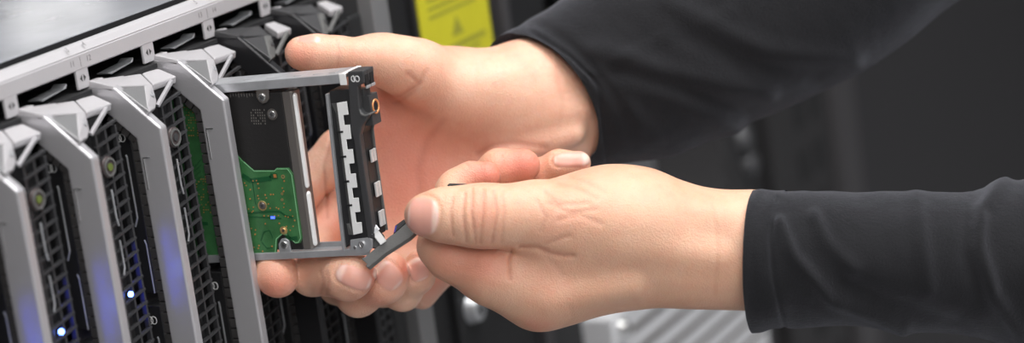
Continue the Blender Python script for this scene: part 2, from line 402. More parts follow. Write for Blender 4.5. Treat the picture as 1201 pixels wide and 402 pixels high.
bl = [(60,-88.6),(60,-92.2),(-20,-88.9),(-68,-86.9),(-78.5,-86.6),(-80,-84.0),(-68,-83.9),(-20,-85.5)]
b.prism('x', bl, X0, X0+1.2); b.prism('x', bl, X1-1, X1)
b.prism('x', [(60,-92.0),(60,-90.8),(-20,-87.8),(-68,-85.8),(-70,-86.6),(-20,-88.8)], X0+1.2, X1-1)
rail2 = dbuild(b, 'bottom_rail', 'zinc')
# corner bracket with screw
b = MB(); b.prism('x', yz([(411,281),(434,278),(437,281),(437,290),(431,297),(411,297)]), X0-.4, X0+.8); br = dbuild(b, 'corner_bracket', 'zinc', .3)
c = on_x(425,286,X0); b = MB(); b.cyl((X0-.4,c[1],c[2]),(X0-1.0,c[1],c[2]),1.5); b.ring((X0-.9,c[1],c[2]),(-1,0,0),.8,1.5,.3); dbuild(b, 'rivet', 'chrome', .1, br)
c = on_x(417,290,X0); b = MB(); b.cyl((X0-.4,c[1],c[2]),(X0-.8,c[1],c[2]),.8); dbuild(b, 'rivet', 'chrome', .1, br)
# drive body
def yat(px, py, x): return on_x(px, py, x)
e0t, e0b = on_x(329.5,104,109.8), on_x(355.5,290,109.8); e1t, e1b = on_x(338.5,104,110.2), on_x(364,288,110.2)
def skew(name, m, prof_t, prof_b, bev, zt=-12.6, zb=-84.3):
    b = MB(); n = len(prof_t); b.add([(x,y,zt) for x, y in prof_t]+[(x,y,zb) for x, y in prof_b], [tuple(range(n)),tuple(range(n,2*n))[::-1]]+[(i,n+i,n+(i+1)%n,(i+1)%n) for i in range(n)])
    return dbuild(b, name, m, bev)
body = skew('drive_casing', 'casing', [(109.6,60),(109.6,e0t[1]),(116,e0t[1]),(116,60)], [(109.6,60),(109.6,e0b[1]),(116,e0b[1]),(116,60)], .4)
edge = skew('drive_end_frame', 'taupe', [(109.7,e0t[1]),(110.3,e1t[1]),(111.2,e1t[1]-1.2),(117,e1t[1]-1.2),(117,e0t[1])], [(109.7,e0b[1]),(110.3,e1b[1]),(111.2,e1b[1]-1.2),(117,e1b[1]-1.2),(117,e0b[1])], .4)
def capsule_bar(p0, p1, r): 
    b = MB(); p0, p1 = Vector(p0), Vector(p1)
    n = 16; d = (p1-p0); L = d.length; d.normalize()
    prof = [(0,0)] + [(-r*math.cos(a)+0, r*math.sin(a)) for a in np.linspace(.2,1.57,5)] 
    u = d.orthogonal().normalized(); w = d.cross(u); rings = []
    for s, c, sg in ((0,p0,-1),(1,p1,1)):
        A = np.linspace(.12,math.pi/2,5) if s == 0 else np.linspace(math.pi/2,.12,5)
        for a in A: rings.append((c + d*sg*r*math.cos(a), r*math.sin(a)))
    vs = [c + (u*math.cos(2*math.pi*i/n)+w*math.sin(2*math.pi*i/n))*rr for c, rr in rings for i in range(n)]
    fs = [(k*n+i,k*n+(i+1)%n,(k+1)*n+(i+1)%n,(k+1)*n+i) for k in range(len(rings)-1) for i in range(n)] + [tuple(range(n))[::-1], tuple(range((len(rings)-1)*n, len(rings)*n))]
    b.add(vs, fs); return b
for z0, z1 in ((-15,-55.5),(-59.5,-82)):
    f_ = lambda z: e1t[1]-1.0+(e1b[1]-e1t[1])*(z+12.6)/(-71.7)
    bb = capsule_bar((112.4,f_(z0),z0),(112.4,f_(z1),z1),1.35); dbuild(bb, 'edge_strip', 'spring', 0, edge, smooth=True)  # added bright bar, the lit bevel's highlight put into its colour
# circuit board
pc = yz([(244,150),(262,165),(283,188),(297,200),(322,200),(324,197),(338,197),(343,204),(354,280),(352,285),(346,286),(337,277),(331,275),(325,281),(324,296),(322,299),(296,301)], 108.7)
pc = [(y, z) for y, z in pc]
pc = [(45,-13.5),(1,-13.5)] + pc[1:] + [(-22,-85.6),(45,-88)]
b = MB(); b.prism('x', pc, 108.7, 109.7); pcb = dbuild(b, 'circuit_board', 'pcb', .18)
b = MB()                                                         # lighter routed edge line
def strip(b, pts, w, x=108.6, h=.12):
    for (a, c) in zip(pts, pts[1:]):
        a, c = Vector((x,*a)), Vector((x,*c)); d = (c-a); 
        if d.length < .01: continue
        b.slab(a, c, w, h, Vector((1,0,0)).cross(d), (1,0,0))
M['pcbedge'] = mat('board_edge_green', (.22,.50,.26), .4)
strip(b, yz([(286,190),(298,200.6),(322,200.6),(324,198),(337,198),(342,205),(352.5,279),(350,284),(346,284.5),(337,275.5),(331,274),(324,280),(323,295),(321,297.5),(298,300)],108.6), .35)
dbuild(b, 'board_edge_line', 'pcbedge', 0, pcb)
b = MB()
strip(b, yz([(284,205),(294,212),(318,209),(320,204)],108.55), 2.2)
strip(b, yz([(290,250),(318,248),(328,248),(335,253),(343,255)],108.55), .9); strip(b, yz([(290,254),(330,256)],108.55), .6)
strip(b, yz([(296,213),(300,240)],108.55), .4)
strip(b, yz([(306,282),(309,272),(316,270),(320,279)],108.55), .5); strip(b, yz([(307,284),(313,291),(320,290)],108.55), .5)
strip(b, yz([(336,276),(340,280),(349,279)],108.55), 1.8)
for k in range(7): strip(b, yz([(228-k*2,196+k*7),(236,186+k*7)],108.55), .25)
strip(b, yz([(224,120),(236,128),(240,175)],108.55), .3); strip(b, yz([(228,262),(244,262)],108.55), 1.6)
dbuild(b, 'board_trace', 'pcbdark', 0, pcb)
b = MB()
dots = [(287,215),(289,218),(293,222),(297,212),(301,212),(302,215),(303,221),(293,233),(302,230),(303,233),(311,229),(312,232),(317,228),(320,228),(297,243),(297,247),(292,245),(290,252),(295,249),(315,239),(317,244),(324,243),(327,245),(333,239),(333,243),(340,246),(343,253),(335,253),(338,254),(326,253),(322,253.5),(314,253.5),(310,253.5),(292,262),(294,268),(300,270),(291,277),(299,275),(304,288),(308,294),(298,290),(319,289),(340,270),(336,266),(344,265),(346,258),(327,262),(333,212),(331,221),(332,224),(303,291),(311,262)]
for d in dots:
    p = on_x(d[0]-.5+random.random(), d[1]-.5+random.random(), 108.5); b.cyl((108.45,p[1],p[2]),(108.75,p[1],p[2]), .27+.12*random.random(), n=8)
rnd = random.Random(3)
for k in range(120):
    px, py = rnd.uniform(216,238), rnd.choice([rnd.uniform(115,160), rnd.uniform(118,156), rnd.uniform(205,250)])
    px += (py-130)*.14
    p = on_x(round(px/2.6)*2.6+(py-130)*.02, round(py/3)*3, 108.5); b.cyl((108.45,p[1],p[2]),(108.75,p[1],p[2]), .26, n=8)
dbuild(b, 'solder_point', 'copper', 0, pcb)['kind'] = 'stuff'
def screw(px, py, r, par, m1='chrome', m2=None, x=108.6):
    p = on_x(px, py, x)
    b = MB(); b.cyl((x,p[1],p[2]),(x-.7,p[1],p[2]), r, r*.85, 28)
    for a in range(6):
        a0 = a*math.pi/3; u = (math.cos(a0)*r*.30, math.sin(a0)*r*.30)
    o = dbuild(b, 'screw', m1, .12, par)
    b = MB(); b.cyl((x-.69,p[1],p[2]),(x-.76,p[1],p[2]), r*.42, n=6); dbuild(b, 'screw_socket', 'dgrey', 0, o)
    if m2:
        b = MB(); b.ring((x,p[1],p[2]),(-1,0,0), r*1.0, r*1.35, .35); dbuild(b, 'ring', m2, .1, o)
    return o
screw(308,241,1.7,pcb,'taupe','gold'); screw(333,270,1.4,pcb,'gold','gold')
for q in ((332,207,.75),(331,227,.5),(331,234,.5)):
    p = on_x(q[0],q[1],108.6); b = MB(); b.ring((108.6,p[1],p[2]),(-1,0,0),q[2]*.55,q[2]*1.25,.2,16); dbuild(b, 'plated_hole', 'gold', 0, pcb)
p = on_x(323,206,108.6); b = MB(); b.box((108.7,p[1]-1.2,p[2]-1.3),(108.3,p[1]+1.2,p[2]+1.3)); ck = dbuild(b, 'test_pad', 'pcbdark', .1, pcb)
b = MB(); b.box((108.3,p[1]-.7,p[2]-.8),(108.15,p[1]+.7,p[2]+.8)); dbuild(b, 'pad_contact', 'copper', 0, ck)
p = on_x(320,255,108.5); b = MB(); b.box((108.6,p[1]-1.0,p[2]-.5),(108.2,p[1]+1.0,p[2]+.5)); dbuild(b, 'led_reflection', 'blue', .1, pcb)  # glowing block standing in for a blue lamp's reflection on the board
# mounting tabs with screws
b = MB(); b.prism('x', yz([(300,100),(314.5,99.5),(315.5,116),(312,120.5),(308,121.5),(304,119),(301,114)],108.4), 108.2, 109.2); tb = dbuild(b, 'mounting_tab', 'taupe', .2)
screw(307.5,114,1.9,tb,'chrome',None,108.2)
screw(319.5,134,1.9,body,'chrome','taupe',109.4)
b = MB(); b.prism('x', yz([(328,300),(327,286),(330,280),(334,279),(339,282),(342,299)],108.4), 108.1, 109.2); tb = dbuild(b, 'mounting_tab', 'zinc', .2)
screw(333.5,287,1.9,tb,'chrome',None,108.1)
b = MB()
for i in range(7):
    for j in range(6):
        p = on_x(294+i*2.6+j*.25,129+j*3.2,109.4)
        if (i*7+j*3) % 5: b.box((109.62,p[1]-.22,p[2]-.35),(109.5,p[1]+.22,p[2]+.35))
for i in range(9):
    p = on_x(270+i*3.2,111,109.4); b.box((109.62,p[1]-.12,p[2]-(.8 if i%3 else 1.3)),(109.5,p[1]+.12,p[2]+.8))
M['etch'] = mat('etched_print', (.16,.15,.14), .5)
dbuild(b, 'etched_marking', 'etch', 0, body)
# front bezel
M['bluepaint'] = mat('blue_edge_plastic', (.03,.03,.30), .35)
XB0, XB1 = 107.6, 119.2
b = MB(); b.prism('x', yz([(382,110),(385,110),(405,293),(402,294)]), XB0-.2, 118.5); dbuild(b, 'side_strip', 'zinc', .2)
b = MB(); b.prism('x', yz([(385,107),(410,105),(412,122),(416,160),(430,280),(412,283),(404,292),(402,285)]), XB0+1.2, 118.5); bz0 = dbuild(b, 'bezel_core', 'black', .3)
side = [(407.5,84),(426,83),(427,98),(419.5,101),(421.5,128),(425,133.5),(433,133),(430,140),(424.5,148),(422,158),(424,176),(439,279),(431,280),(415,165),(411,150)]
b = MB(); b.prism('x', yz(side, XB0), XB0, XB0+3.5); bez = dbuild(b, 'bezel', 'dgrey', .5)
b = MB(); b.prism('x', yz([(407.5,84),(426,83),(427,98),(408.6,99)], XB0), XB0+3, XB0+9.3); dbuild(b, 'bezel_head', 'dgrey', .5, bez)
b = MB()
fr = [on_x(*q, XB0) for q in [(424.5,148),(422,158),(424,176),(439,279)]]
pl = [(p[1]+.1, p[2]) for p in fr]; b.prism('x', pl + [(p[0]+3, p[1]) for p in pl[::-1]], XB0+3.5, XB1-.9); fw = dbuild(b, 'front_web', 'black', .2, bez)
fr = [on_x(*q, XB0) for q in [(426.5,146),(424,158),(426,176),(441,278)]]
pl = [(p[1], p[2]) for p in fr]; b = MB(); b.prism('x', pl + [(p[0]+4, p[1]) for p in pl[::-1]], XB1-1.0, XB1-.2); dbuild(b, 'far_edge', 'mgrey', .2, bez)
# silver windows on the front
for (a, c) in ((0.18,.30),(.50,.64),(.78,.93)):
    A, C = fr[1], fr[3]
    p0 = A + (C-A)*a; p1 = A + (C-A)*c; b = MB()
    for xx in (XB0+5.2, XB0+7.6): b.slab((xx+1.,p0[1]-.0,p0[2]),(xx+1.,p1[1]-.0,p1[2]), 2.0, .9, (1,0,0), (0,1,0))
    dbuild(b, 'window_strip', 'winstrip', .2, bez)
p = on_x(430,137,XB0+5); b = MB(); b.box((XB0+5,p[1]-1.4,p[2]-1),(XB0+8,p[1],p[2]+1)); dbuild(b, 'window_strip', 'winstrip', .2, bez)
# ledge under the button
b = MB(); e = [(421.5,129),(424,133),(428,134.5),(434,133),(434,135),(428,137),(423,135)]
b.prism('x', [(y, z) for y, z in yz(e, XB0)], XB0-.25, XB0+6.5); dbuild(b, 'button_ledge', 'mgrey', .25, bez)
# windows in the head
yf = on_x(426,90,XB0)[1]
for xx in (XB0+1.0, XB0+5.2):
    b = MB(); b.box((xx,yf-.4,-6.2),(xx+3.0,yf+.6,-11.2)); w_ = dbuild(b, 'indicator_window', 'dark', .1, bez)
    b = MB(); b.box((xx,yf-.6,-11.0),(xx+3.3,yf+.2,-12.3)); dbuild(b, 'window_sill', 'zinc', .15, w_)
# release button
yb = on_x(426.5,110,XB0)[1]
b = MB(); b.box((XB0+3.4,yb-.6,-15.8),(XB0+10.8,yb+6,-29.3)); b.box((XB0+3.4,yb+1.6,-13),(XB0+9.0,yb+6,-16)); rb = dbuild(b, 'release_button', 'dgrey', .4)
b = MB(); cx_, cz_ = XB0+7.3, -21.5
n = 32
for r0, r1 in ((2.0,2.75),):
    vs = []
    for rr, t in ((r0,0),(r0,.5),(r1,.5),(r1,0)):
        vs += [(cx_+rr*1.05*math.cos(2*math.pi*i/n), yb-.5-t, cz_+rr*1.2*math.sin(2*math.pi*i/n)) for i in range(n)]
    b.add(vs, [(k*n+i,k*n+(i+1)%n,((k+1)%4)*n+(i+1)%n,((k+1)%4)*n+i) for k in range(4) for i in range(n)])
dbuild(b, 'button_ring', 'orange', 0, rb, smooth=True)
b = MB(); b.cyl((cx_,yb-.55,cz_),(cx_,yb-.75,cz_),1.6,n=24); dbuild(b, 'button_centre', 'dark', 0, rb)
# drive symbol on the bezel
b = MB()
for k, c0 in enumerate((414.6, 419.0)):
    ctr = on_x(c0,92.3,XB0)
    pts = []
    for a in np.linspace(0, 2*math.pi, 21):
        pts.append((XB0-.12, ctr[1]+.95*math.cos(a)*(1.1), ctr[2]+1.25*math.sin(a)))
    if k == 0: pts = [q for q in pts if q[1] > ctr[1]-.55]; 
    b.tube(pts, .2, 6)
dbuild(b, 'drive_symbol', 'white', 0, bez)
# spring contact strip with notches
def side_pt(px, py): q = on_x(px, py, XB0+.4); return (q[1], q[2])
def lx(y, x0, x1, y0=120., y1=274.): return x0 + (x1-x0)*(y-y0)/(y1-y0)
b = MB(); ys = [120]
nts = [134,162.5,191,219.5,248]
right = []
for yv in nts:
    right += [(lx(yv,407.5,426), yv), (lx(yv,401.3,420), yv+.6), (lx(yv+12.5,401.3,420), yv+12.5), (lx(yv+12.5,407.5,426), yv+12)]
poly = [(395.5,120.5),(407,118.5)] + right + [(425.5,272.5),(415,275)]
b.prism('x', [side_pt(*q) for q in poly], XB0-.15, XB0+.4); sp = dbuild(b, 'contact_spring', 'spring', .15)
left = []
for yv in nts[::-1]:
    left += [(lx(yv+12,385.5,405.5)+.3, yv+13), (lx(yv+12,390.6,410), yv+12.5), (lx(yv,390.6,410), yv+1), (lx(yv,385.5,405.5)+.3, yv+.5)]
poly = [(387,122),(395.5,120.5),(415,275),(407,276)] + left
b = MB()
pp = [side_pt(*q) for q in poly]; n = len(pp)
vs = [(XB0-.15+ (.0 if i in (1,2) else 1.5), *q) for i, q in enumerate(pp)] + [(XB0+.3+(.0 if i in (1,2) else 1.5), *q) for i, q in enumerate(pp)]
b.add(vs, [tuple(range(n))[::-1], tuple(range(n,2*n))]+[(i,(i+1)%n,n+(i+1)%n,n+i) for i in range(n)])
dbuild(b, 'spring_fold', 'springshade', .1, sp)
b = MB()
for yv in (154,183,212,240):
    q0 = side_pt(lx(yv,392,410), yv+.8); q1 = side_pt(lx(yv,399,418), yv)
    b.slab((XB0-.22,*q0),(XB0-.22,*q1), .9, .3, (0,0,1), (1,0,0))
dbuild(b, 'spring_slit', 'dark', 0, sp)
# lever
ZL = 1079.
def lever_poly(pts, Z, th, m, name, par, bev=.3):
    b = MB(); fr_ = [P(x, y, Z) for x, y in pts]; bk = [p + (AXES @ np.array([.25,.35,.9]))*th for p in fr_]
    n = len(pts); b.add(fr_+bk, [tuple(range(n)), tuple(range(n,2*n))[::-1]] + [(i,n+i,n+(i+1)%n,(i+1)%n) for i in range(n)])
    return dbuild(b, name, m, bev, par)
lv = lever_poly([(423.5,303),(428,301),(458,276),(463,273),(477,261),(500,246),(540,221),(548,219),(549,226),(505,256),(480,279),(452,297),(432,313.5),(428.5,311.5),(430.5,309.5),(427,306)], ZL, 3.4, 'mgrey', 'release_lever', None)
lever_poly([(461,274.5),(463.5,264),(474,256.5),(477,261)], ZL+1.5, 5, 'black', 'lever_block', lv)
lever_poly([(461.8,272),(463.5,265),(465.5,264),(463.5,272)], ZL+1.2, 1, 'bluepaint', 'blue_edge', lv, .05)
lever_poly([(524,217),(527,214.5),(548,215),(546,222),(530,224)], ZL+3, 3, 'black', 'lever_tip', lv)
b = MB(); w0 = P(437,268,1078); w1 = P(450,285,1078)
b.slab(w0, w1, 3.2, 1.6, AXES@np.array([.8,-.6,0]), AXES@np.array([0,0,1])); lk = dbuild(b, 'lever_link', 'winstrip', .3)
b = MB(); b.slab(P(434,263,1080), P(441,272,1077.5), 4.2, 2.0, AXES@np.array([.8,-.6,0]), AXES@np.array([0,0,1])); dbuild(b, 'link_head', 'zinc', .3, lk)
b = MB(); b.cyl(P(441,281,1086), P(441,281,1082), 4.0, n=24); dbuild(b, 'hinge_hub', 'black', .5)

# ------------------------------------------------------------------ signed-distance body modelling
class Field:
    def __init__(s, lo, hi, h):
        s.lo = np.array(lo, float); s.h = h
        s.n = np.ceil((np.array(hi)-s.lo)/h).astype(int)+1
        ax = [s.lo[i]+h*np.arange(s.n[i]) for i in range(3)]
        s.X, s.Y, s.Z = ax[0][:,None,None].astype(np.float32), ax[1][None,:,None].astype(np.float32), ax[2][None,None,:].astype(np.float32)
def c3(px, py, Z): return np.array([(px-CX)/F*Z, (py-CY)/F*Z, Z])
def cone(G, a, b, ra, rb, sz=1.):                       # tapered capsule; sz>1 flattens it in depth
    ba = b-a; L2 = float(ba@ba)
    px, py, pz = G.X-a[0], G.Y-a[1], G.Z-a[2]
    t = np.clip((px*ba[0]+py*ba[1]+pz*ba[2])/L2, 0, 1)
    dx, dy, dz = px-t*ba[0], py-t*ba[1], (pz-t*ba[2])*sz
    return np.sqrt(dx*dx+dy*dy+dz*dz) - (ra+t*(rb-ra))
def smin(a, b, k):
    h = np.clip(.5+.5*(b-a)/k, 0, 1); return b*(1-h)+a*h-k*h*(1-h)
def chain(G, pts, k=5.):
    d = None
    for p, q in zip(pts, pts[1:]):
        a, b = c3(*p[:3]), c3(*q[:3]); c = cone(G, a, b, p[3]*a[2]/F, q[3]*b[2]/F, 1.)
        d = c if d is None else smin(d, c, k)
    return d
def ellipsoid(G, c, r, ang=0.):
    ca, sa = math.cos(ang), math.sin(ang)
    x, y, z = G.X-c[0], G.Y-c[1], G.Z-c[2]
    u, v = x*ca+y*sa, -x*sa+y*ca
    k = np.sqrt((u/r[0])**2+(v/r[1])**2+(z/r[2])**2)
    return (k-1)*min(r)*.85
def poly2d(X, Y, P_):
    X = X[:,:,0]+0*Y[:,:,0]; Y = Y[:,:,0]+0*X; d = np.full(X.shape, 1e9); ins = np.zeros(X.shape, bool); n = len(P_)
    for i in range(n):
        a, b = P_[i], P_[(i+1)%n]; e = b-a; wx, wy = X-a[0], Y-a[1]
        t = np.clip((wx*e[0]+wy*e[1])/(e@e), 0, 1); d = np.minimum(d, (wx-e[0]*t)**2+(wy-e[1]*t)**2)
        c = (a[1] > Y) != (b[1] > Y)
        xi = (b[0]-a[0])*(Y-a[1])/((b[1]-a[1]) or 1e-9)+a[0]; ins ^= c & (X < xi)
    return np.where(ins, -1, 1)*np.sqrt(d)
def catmull(pts, m=6):
    pts = [np.array(p, float) for p in pts]; n = len(pts); out = []
    for i in range(n):
        a, b, c, d = pts[i-1], pts[i], pts[(i+1)%n], pts[(i+2)%n]
        for k in range(m):
            t = k/m; out.append(.5*((2*b)+(c-a)*t+(2*a-5*b+4*c-d)*t*t+(3*b-a-3*c+d)*t**3))
    return out
def pillow(G, outline, Z, half, r, zfun=None):           # rounded slab with the given outline
    pl = [c3(x, y, Z)[:2] for x, y in catmull(outline)]
    s = poly2d(G.X, G.Y, pl).astype(np.float32)[:,:,None]
    zc = Z if zfun is None else zfun((G.X*F/Z+CX), (G.Y*F/Z+CY)).astype(np.float32)
    q1, q2 = s+r, np.abs(G.Z-zc)-(half-r)
    return np.sqrt(np.maximum(q1,0)**2+np.maximum(q2,0)**2)+np.minimum(np.maximum(q1,q2),0)-r
def seg2(PX, PY, pts):
    d = None
    for a, b in zip(pts, pts[1:]):
        a, b = np.array(a, float), np.array(b, float); e = b-a; wx, wy = PX-a[0], PY-a[1]
        t = np.clip((wx*e[0]+wy*e[1])/max(e@e,1e-6), 0, 1); q = np.hypot(wx-e[0]*t, wy-e[1]*t); d = q if d is None else np.minimum(d, q)
    return d
def nets(G, D):
    n = D.shape; S = D < 0
    cs = np.zeros((n[0]-1,n[1]-1,n[2]-1), np.int8)
    cor = [(i,j,k) for i in (0,1) for j in (0,1) for k in (0,1)]
    sl = lambda o: tuple(slice(o[a], n[a]-1+o[a]) for a in range(3))
    for o in cor: cs += S[sl(o)]
    act = np.argwhere((cs > 0) & (cs < 8)); idx = -np.ones(cs.shape, np.int64); idx[tuple(act.T)] = np.arange(len(act))
    acc = np.zeros((len(act),3)); cnt = np.zeros(len(act))
    for a in range(8):
        for b in range(a+1, 8):
            oa, ob = np.array(cor[a]), np.array(cor[b])
            if np.abs(oa-ob).sum() != 1: continue
            da = D[tuple((act+oa).T)]; db = D[tuple((act+ob).T)]; m = (da < 0) != (db < 0)
            t = np.where(m, da/(np.where(m, da-db, 1)), 0)
            acc += np.where(m[:,None], oa+(ob-oa)*t[:,None], 0); cnt += m
    V_ = G.lo + G.h*(act + acc/cnt[:,None]); Fs = []
    for a in range(3):
        o = [0,0,0]; o[a] = 1; u, w = [x for x in range(3) if x != a]
        A = S[tuple(slice(0, n[x]-o[x]) for x in range(3))]; B = S[tuple(slice(o[x], n[x]) for x in range(3))]
        e = np.argwhere(A != B); ok = (e[:,u] > 0) & (e[:,w] > 0) & (e[:,u] < n[u]-1) & (e[:,w] < n[w]-1); e = e[ok]
        fl = A[tuple(e.T)]
        q = []
        for du, dw in ((1,1),(0,1),(0,0),(1,0)):
            c = e.copy(); c[:,u] -= du; c[:,w] -= dw; q.append(idx[tuple(c.T)])
        q = np.stack(q, 1)
        if a == 1: fl = ~fl
        q[~fl] = q[~fl][:,::-1]; Fs.append(q)
    return V_, np.concatenate(Fs)
def body_mesh(name, G, D, m, parent, origin, attrs, label):
    V_, Fq = nets(G, D)
    pl = (V_-PA) @ AXES.T
    me = bpy.data.meshes.new(name); o3 = np.array(origin)
    me.vertices.add(len(pl)); me.vertices.foreach_set('co', ((pl-o3)*.001).ravel())
    me.loops.add(Fq.size); me.loops.foreach_set('vertex_index', Fq.ravel().astype(np.int32))
    me.polygons.add(len(Fq)); me.polygons.foreach_set('loop_start', np.arange(0, Fq.size, 4, dtype=np.int32)); me.polygons.foreach_set('loop_total', np.full(len(Fq), 4, np.int32))
    me.update(calc_edges=True); me.validate()
    me.polygons.foreach_set('use_smooth', [True]*len(me.polygons)); me.materials.append(M[m])
    PX, PY, PZ = V_[:,0]/V_[:,2]*F+CX, V_[:,1]/V_[:,2]*F+CY, V_[:,2]
    for k, f in attrs.items():
        a = me.attributes.new(k, 'FLOAT', 'POINT'); a.data.foreach_set('value', np.clip(f(PX, PY, PZ), 0, 1).astype(np.float32))
    ob = bpy.data.objects.new(name, me); COL.objects.link(ob); ob.parent = parent; ob['label'] = label
    return ob
def blob(c, r, amp=1.):
    return lambda x, y, z: amp*np.exp(-((x-c[0])**2+(y-c[1])**2+((z-c[2])*2.7)**2)/r**2)
def nail_masks(nails):
    # nail: (px, py, half length, half width, angle, zmax)
    def loc(n, x, y):
        ca, sa = math.cos(n[4]), math.sin(n[4]); u, v = (x-n[0])*ca+(y-n[1])*sa, -(x-n[0])*sa+(y-n[1])*ca
        return u/n[2], v/n[3]
    def rad(n, x, y):
        u, v = loc(n, x, y); return (np.abs(u)**2.8+np.abs(v)**2.8)**(1/2.8)
    def nail(x, y, z):
        r = 0*x
        for n in nails: r = np.maximum(r, np.clip((1.03-rad(n,x,y))*9, 0, 1)*(z < n[5]))
        return r
    def edge(x, y, z):
        r = 0*x
        for n in nails:
            q = rad(n,x,y); u, v = loc(n,x,y)
            r = np.maximum(r, np.clip((1.0-q)*9,0,1)*np.clip((-n[6]*u-.5)*6,0,1)*(z < n[5])*.65)
            r = np.maximum(r, np.clip((1.0-q)*9,0,1)*np.clip((n[6]*u-.78)*8,0,1)*(z < n[5])*.8)
        return r
    return nail, edge, rad
def detail(G, D, Zref, creases, nails, rad, bumps=(), zfront=None):
    PX, PY = np.broadcast_to(G.X/G.Z*F+CX, D.shape), np.broadcast_to(G.Y/G.Z*F+CY, D.shape)
    band = np.abs(D) < 4
    ii = np.argwhere(band); i0, i1 = ii.min(0), ii.max(0)+1
    sl = tuple(slice(a, b) for a, b in zip(i0, i1)); px, py = PX[sl], PY[sl]; z = G.Z[:,:,sl[2]]
    px = np.broadcast_to(px, D[sl].shape)[...]; py = np.broadcast_to(py, D[sl].shape); zz = np.broadcast_to(z, D[sl].shape)
    bm_ = band[sl]; x, y, q = px[bm_], py[bm_], zz[bm_]; add = np.zeros(x.shape)
    for pts, w, amp, zm in creases: add += amp*np.exp(-(seg2(x, y, pts)/w)**2)*(q < zm)
    for n in nails:
        r = rad(n, x, y); m = q < n[5]
        add += m*(.5*np.exp(-((r-1.08)/.11)**2) - .12*np.clip((1.0-r)*7, 0, 1))
    DD = D[sl]; t = DD[bm_]; DD[bm_] = t+add; D[sl] = DD
    return D
def crease_shade(creases, scale=1.):
    def f(x, y, z):
        r = 0*x
        for pts, w, amp, zm in creases: r = np.maximum(r, min(1, abs(amp)*scale)*np.exp(-(seg2(x,y,pts)/(w*.8))**2)*(z < zm))
        return r
    return f

person = thing('person', 'person in a black long-sleeved top, both hands working on the pulled-out drive', 'person', tuple(P(1000,300,1150)))
OP = tuple(P(1000,300,1150))

# ---- hand holding the carrier from behind (palm towards the viewer)
def px_box(x0, y0, x1, y1, z0, z1):
    a = [c3(x, y, z) for x in (x0,x1) for y in (y0,y1) for z in (z0,z1)]; a = np.array(a); return list(a.min(0)), list(a.max(0))
HH = .8
G = Field(*px_box(292,30,760,385,1066,1215), HH)
def zpalm(px, py):
    z = 1168 + 0*px*py
    z = z - 14*np.exp(-(((px-560)/75)**2+((py-95)/45)**2))      # thenar side lifts towards the viewer
    z = z - 6*np.exp(-(((px-600)/80)**2+((py-250)/50)**2)) + 1*np.exp(-(((px-500)/60)**2+((py-190)/60)**2)) + .25*np.maximum(px-650,0)
    return z
palm = pillow(G, [(412,60),(440,47),(480,50),(530,62),(556,69),(577,67),(600,56),(622,52),(668,68),(700,120),(702,182),(650,200),(610,260),(570,310),(530,330),(500,362),(470,352),(440,330),(415,300),(402,240),(396,190),(402,148),(404,100)], 1160, 15, 13.5, zpalm)
wrist = cone(G, c3(625,116,1170), c3(710,112,1178), 25, 26, 1.25)
palm = smin(palm, wrist, 14)
thenar = smin(cone(G, c3(450,70,1131), c3(550,110,1151), 10.5, 17, 1.), cone(G, c3(550,110,1151), c3(640,122,1165), 17, 17), 8)
palm = smin(palm, thenar, 16)
palm = smin(palm, cone(G, c3(560,150,1152), c3(680,128,1153), 3, 3), 8)
palm = smin(palm, cone(G, c3(585,182,1151), c3(675,158,1152), 2.5, 2.5), 8)
thumb = chain(G, [(354,62.5,1113,19.5),(372,63,1113,20.5),(396,63.5,1114,19),(436,68,1120,24),(490,80,1136,30)], 4)
hand = smin(palm, thumb, 10)
fing = [
 [(430,150,1160,22),(400,178,1158,27),(352,222,1150,25),(318,280,1132,23),(324,322,1112,23.5),(327,326,1109,22)],
 [(450,210,1168,26),(400,245,1162,27),(358,290,1146,25),(366,322,1118,23.5),(408,324,1097,27),(417,322,1093,25)],
 [(480,260,1170,26),(430,300,1160,26),(395,335,1142,20),(420,346,1122,24),(450,328,1109,26.5),(457,318,1106,23)],
 [(520,300,1168,24),(480,325,1155,24),(448,340,1140,18),(472,342,1128,21),(488,322,1118,21),(494,308,1114,17)]]
res = None
for c in fing:
    f = smin(palm, chain(G, c, 4), 9); res = f if res is None else np.minimum(res, f)
D = np.minimum(res, hand).astype(np.float32) if False else smin(np.minimum(res, hand), hand, 1.).astype(np.float32)
nails_b = [(415,325,22,12.5,.38,1118,1),(455,323,18,14,.75,1112,1),(490,316,14,12,1.15,1118,1),(362,46,14,4,.0,1112,-1)]
nf, ne, rad = nail_masks(nails_b)
cr_b = [([(392,150),(380,195),(384,255)],2.2,.5,1165),
        ([(478,86),(492,98),(470,112),(452,118)],3.0,.45,1140),
        ([(500,84),(488,104),(470,118),(446,128)],3.5,.35,1150),
        ([(640,172),(600,168),(575,172),(560,180)],4,.5,1160),
        ([(650,80),(660,120),(655,150)],3.5,.15,1160),
        ([(376,317),(380,330),(376,344)],2.2,.35,1118),([(383,318),(386,330),(383,345)],2.0,.3,1118),
        ([(395,47),(398,60),(396,78)],2.5,.25,1112),([(520,140),(500,165),(490,200),(495,240)],6,.3,1160)]
D = detail(G, D, 1150, cr_b, nails_b, rad)
reds = [blob((345,66,1100),24,.85),blob((322,334,1105),24,.75),blob((400,345,1100),26,.35),blob((440,325,1090),20,.8),blob((445,360,1105),26,.4),blob((478,315,1100),18,.8),blob((500,310,1105),18,.7),
        blob((420,120,1150),40,.7),blob((480,170,1155),60,.65),blob((470,240,1160),50,.55),blob((560,215,1155),50,.45),blob((385,260,1150),28,.6),blob((505,330,1150),30,.6),blob((620,180,1155),30,.3)]
body_mesh('hand', G, D, 'skin_palm', person, OP, {'red': lambda x,y,z: sum(f(x,y,z) for f in reds), 'crease': crease_shade(cr_b, .7), 'nail': nf, 'nailedge': ne},
          'open hand holding the carrier from behind, thumb on top and fingertips below')

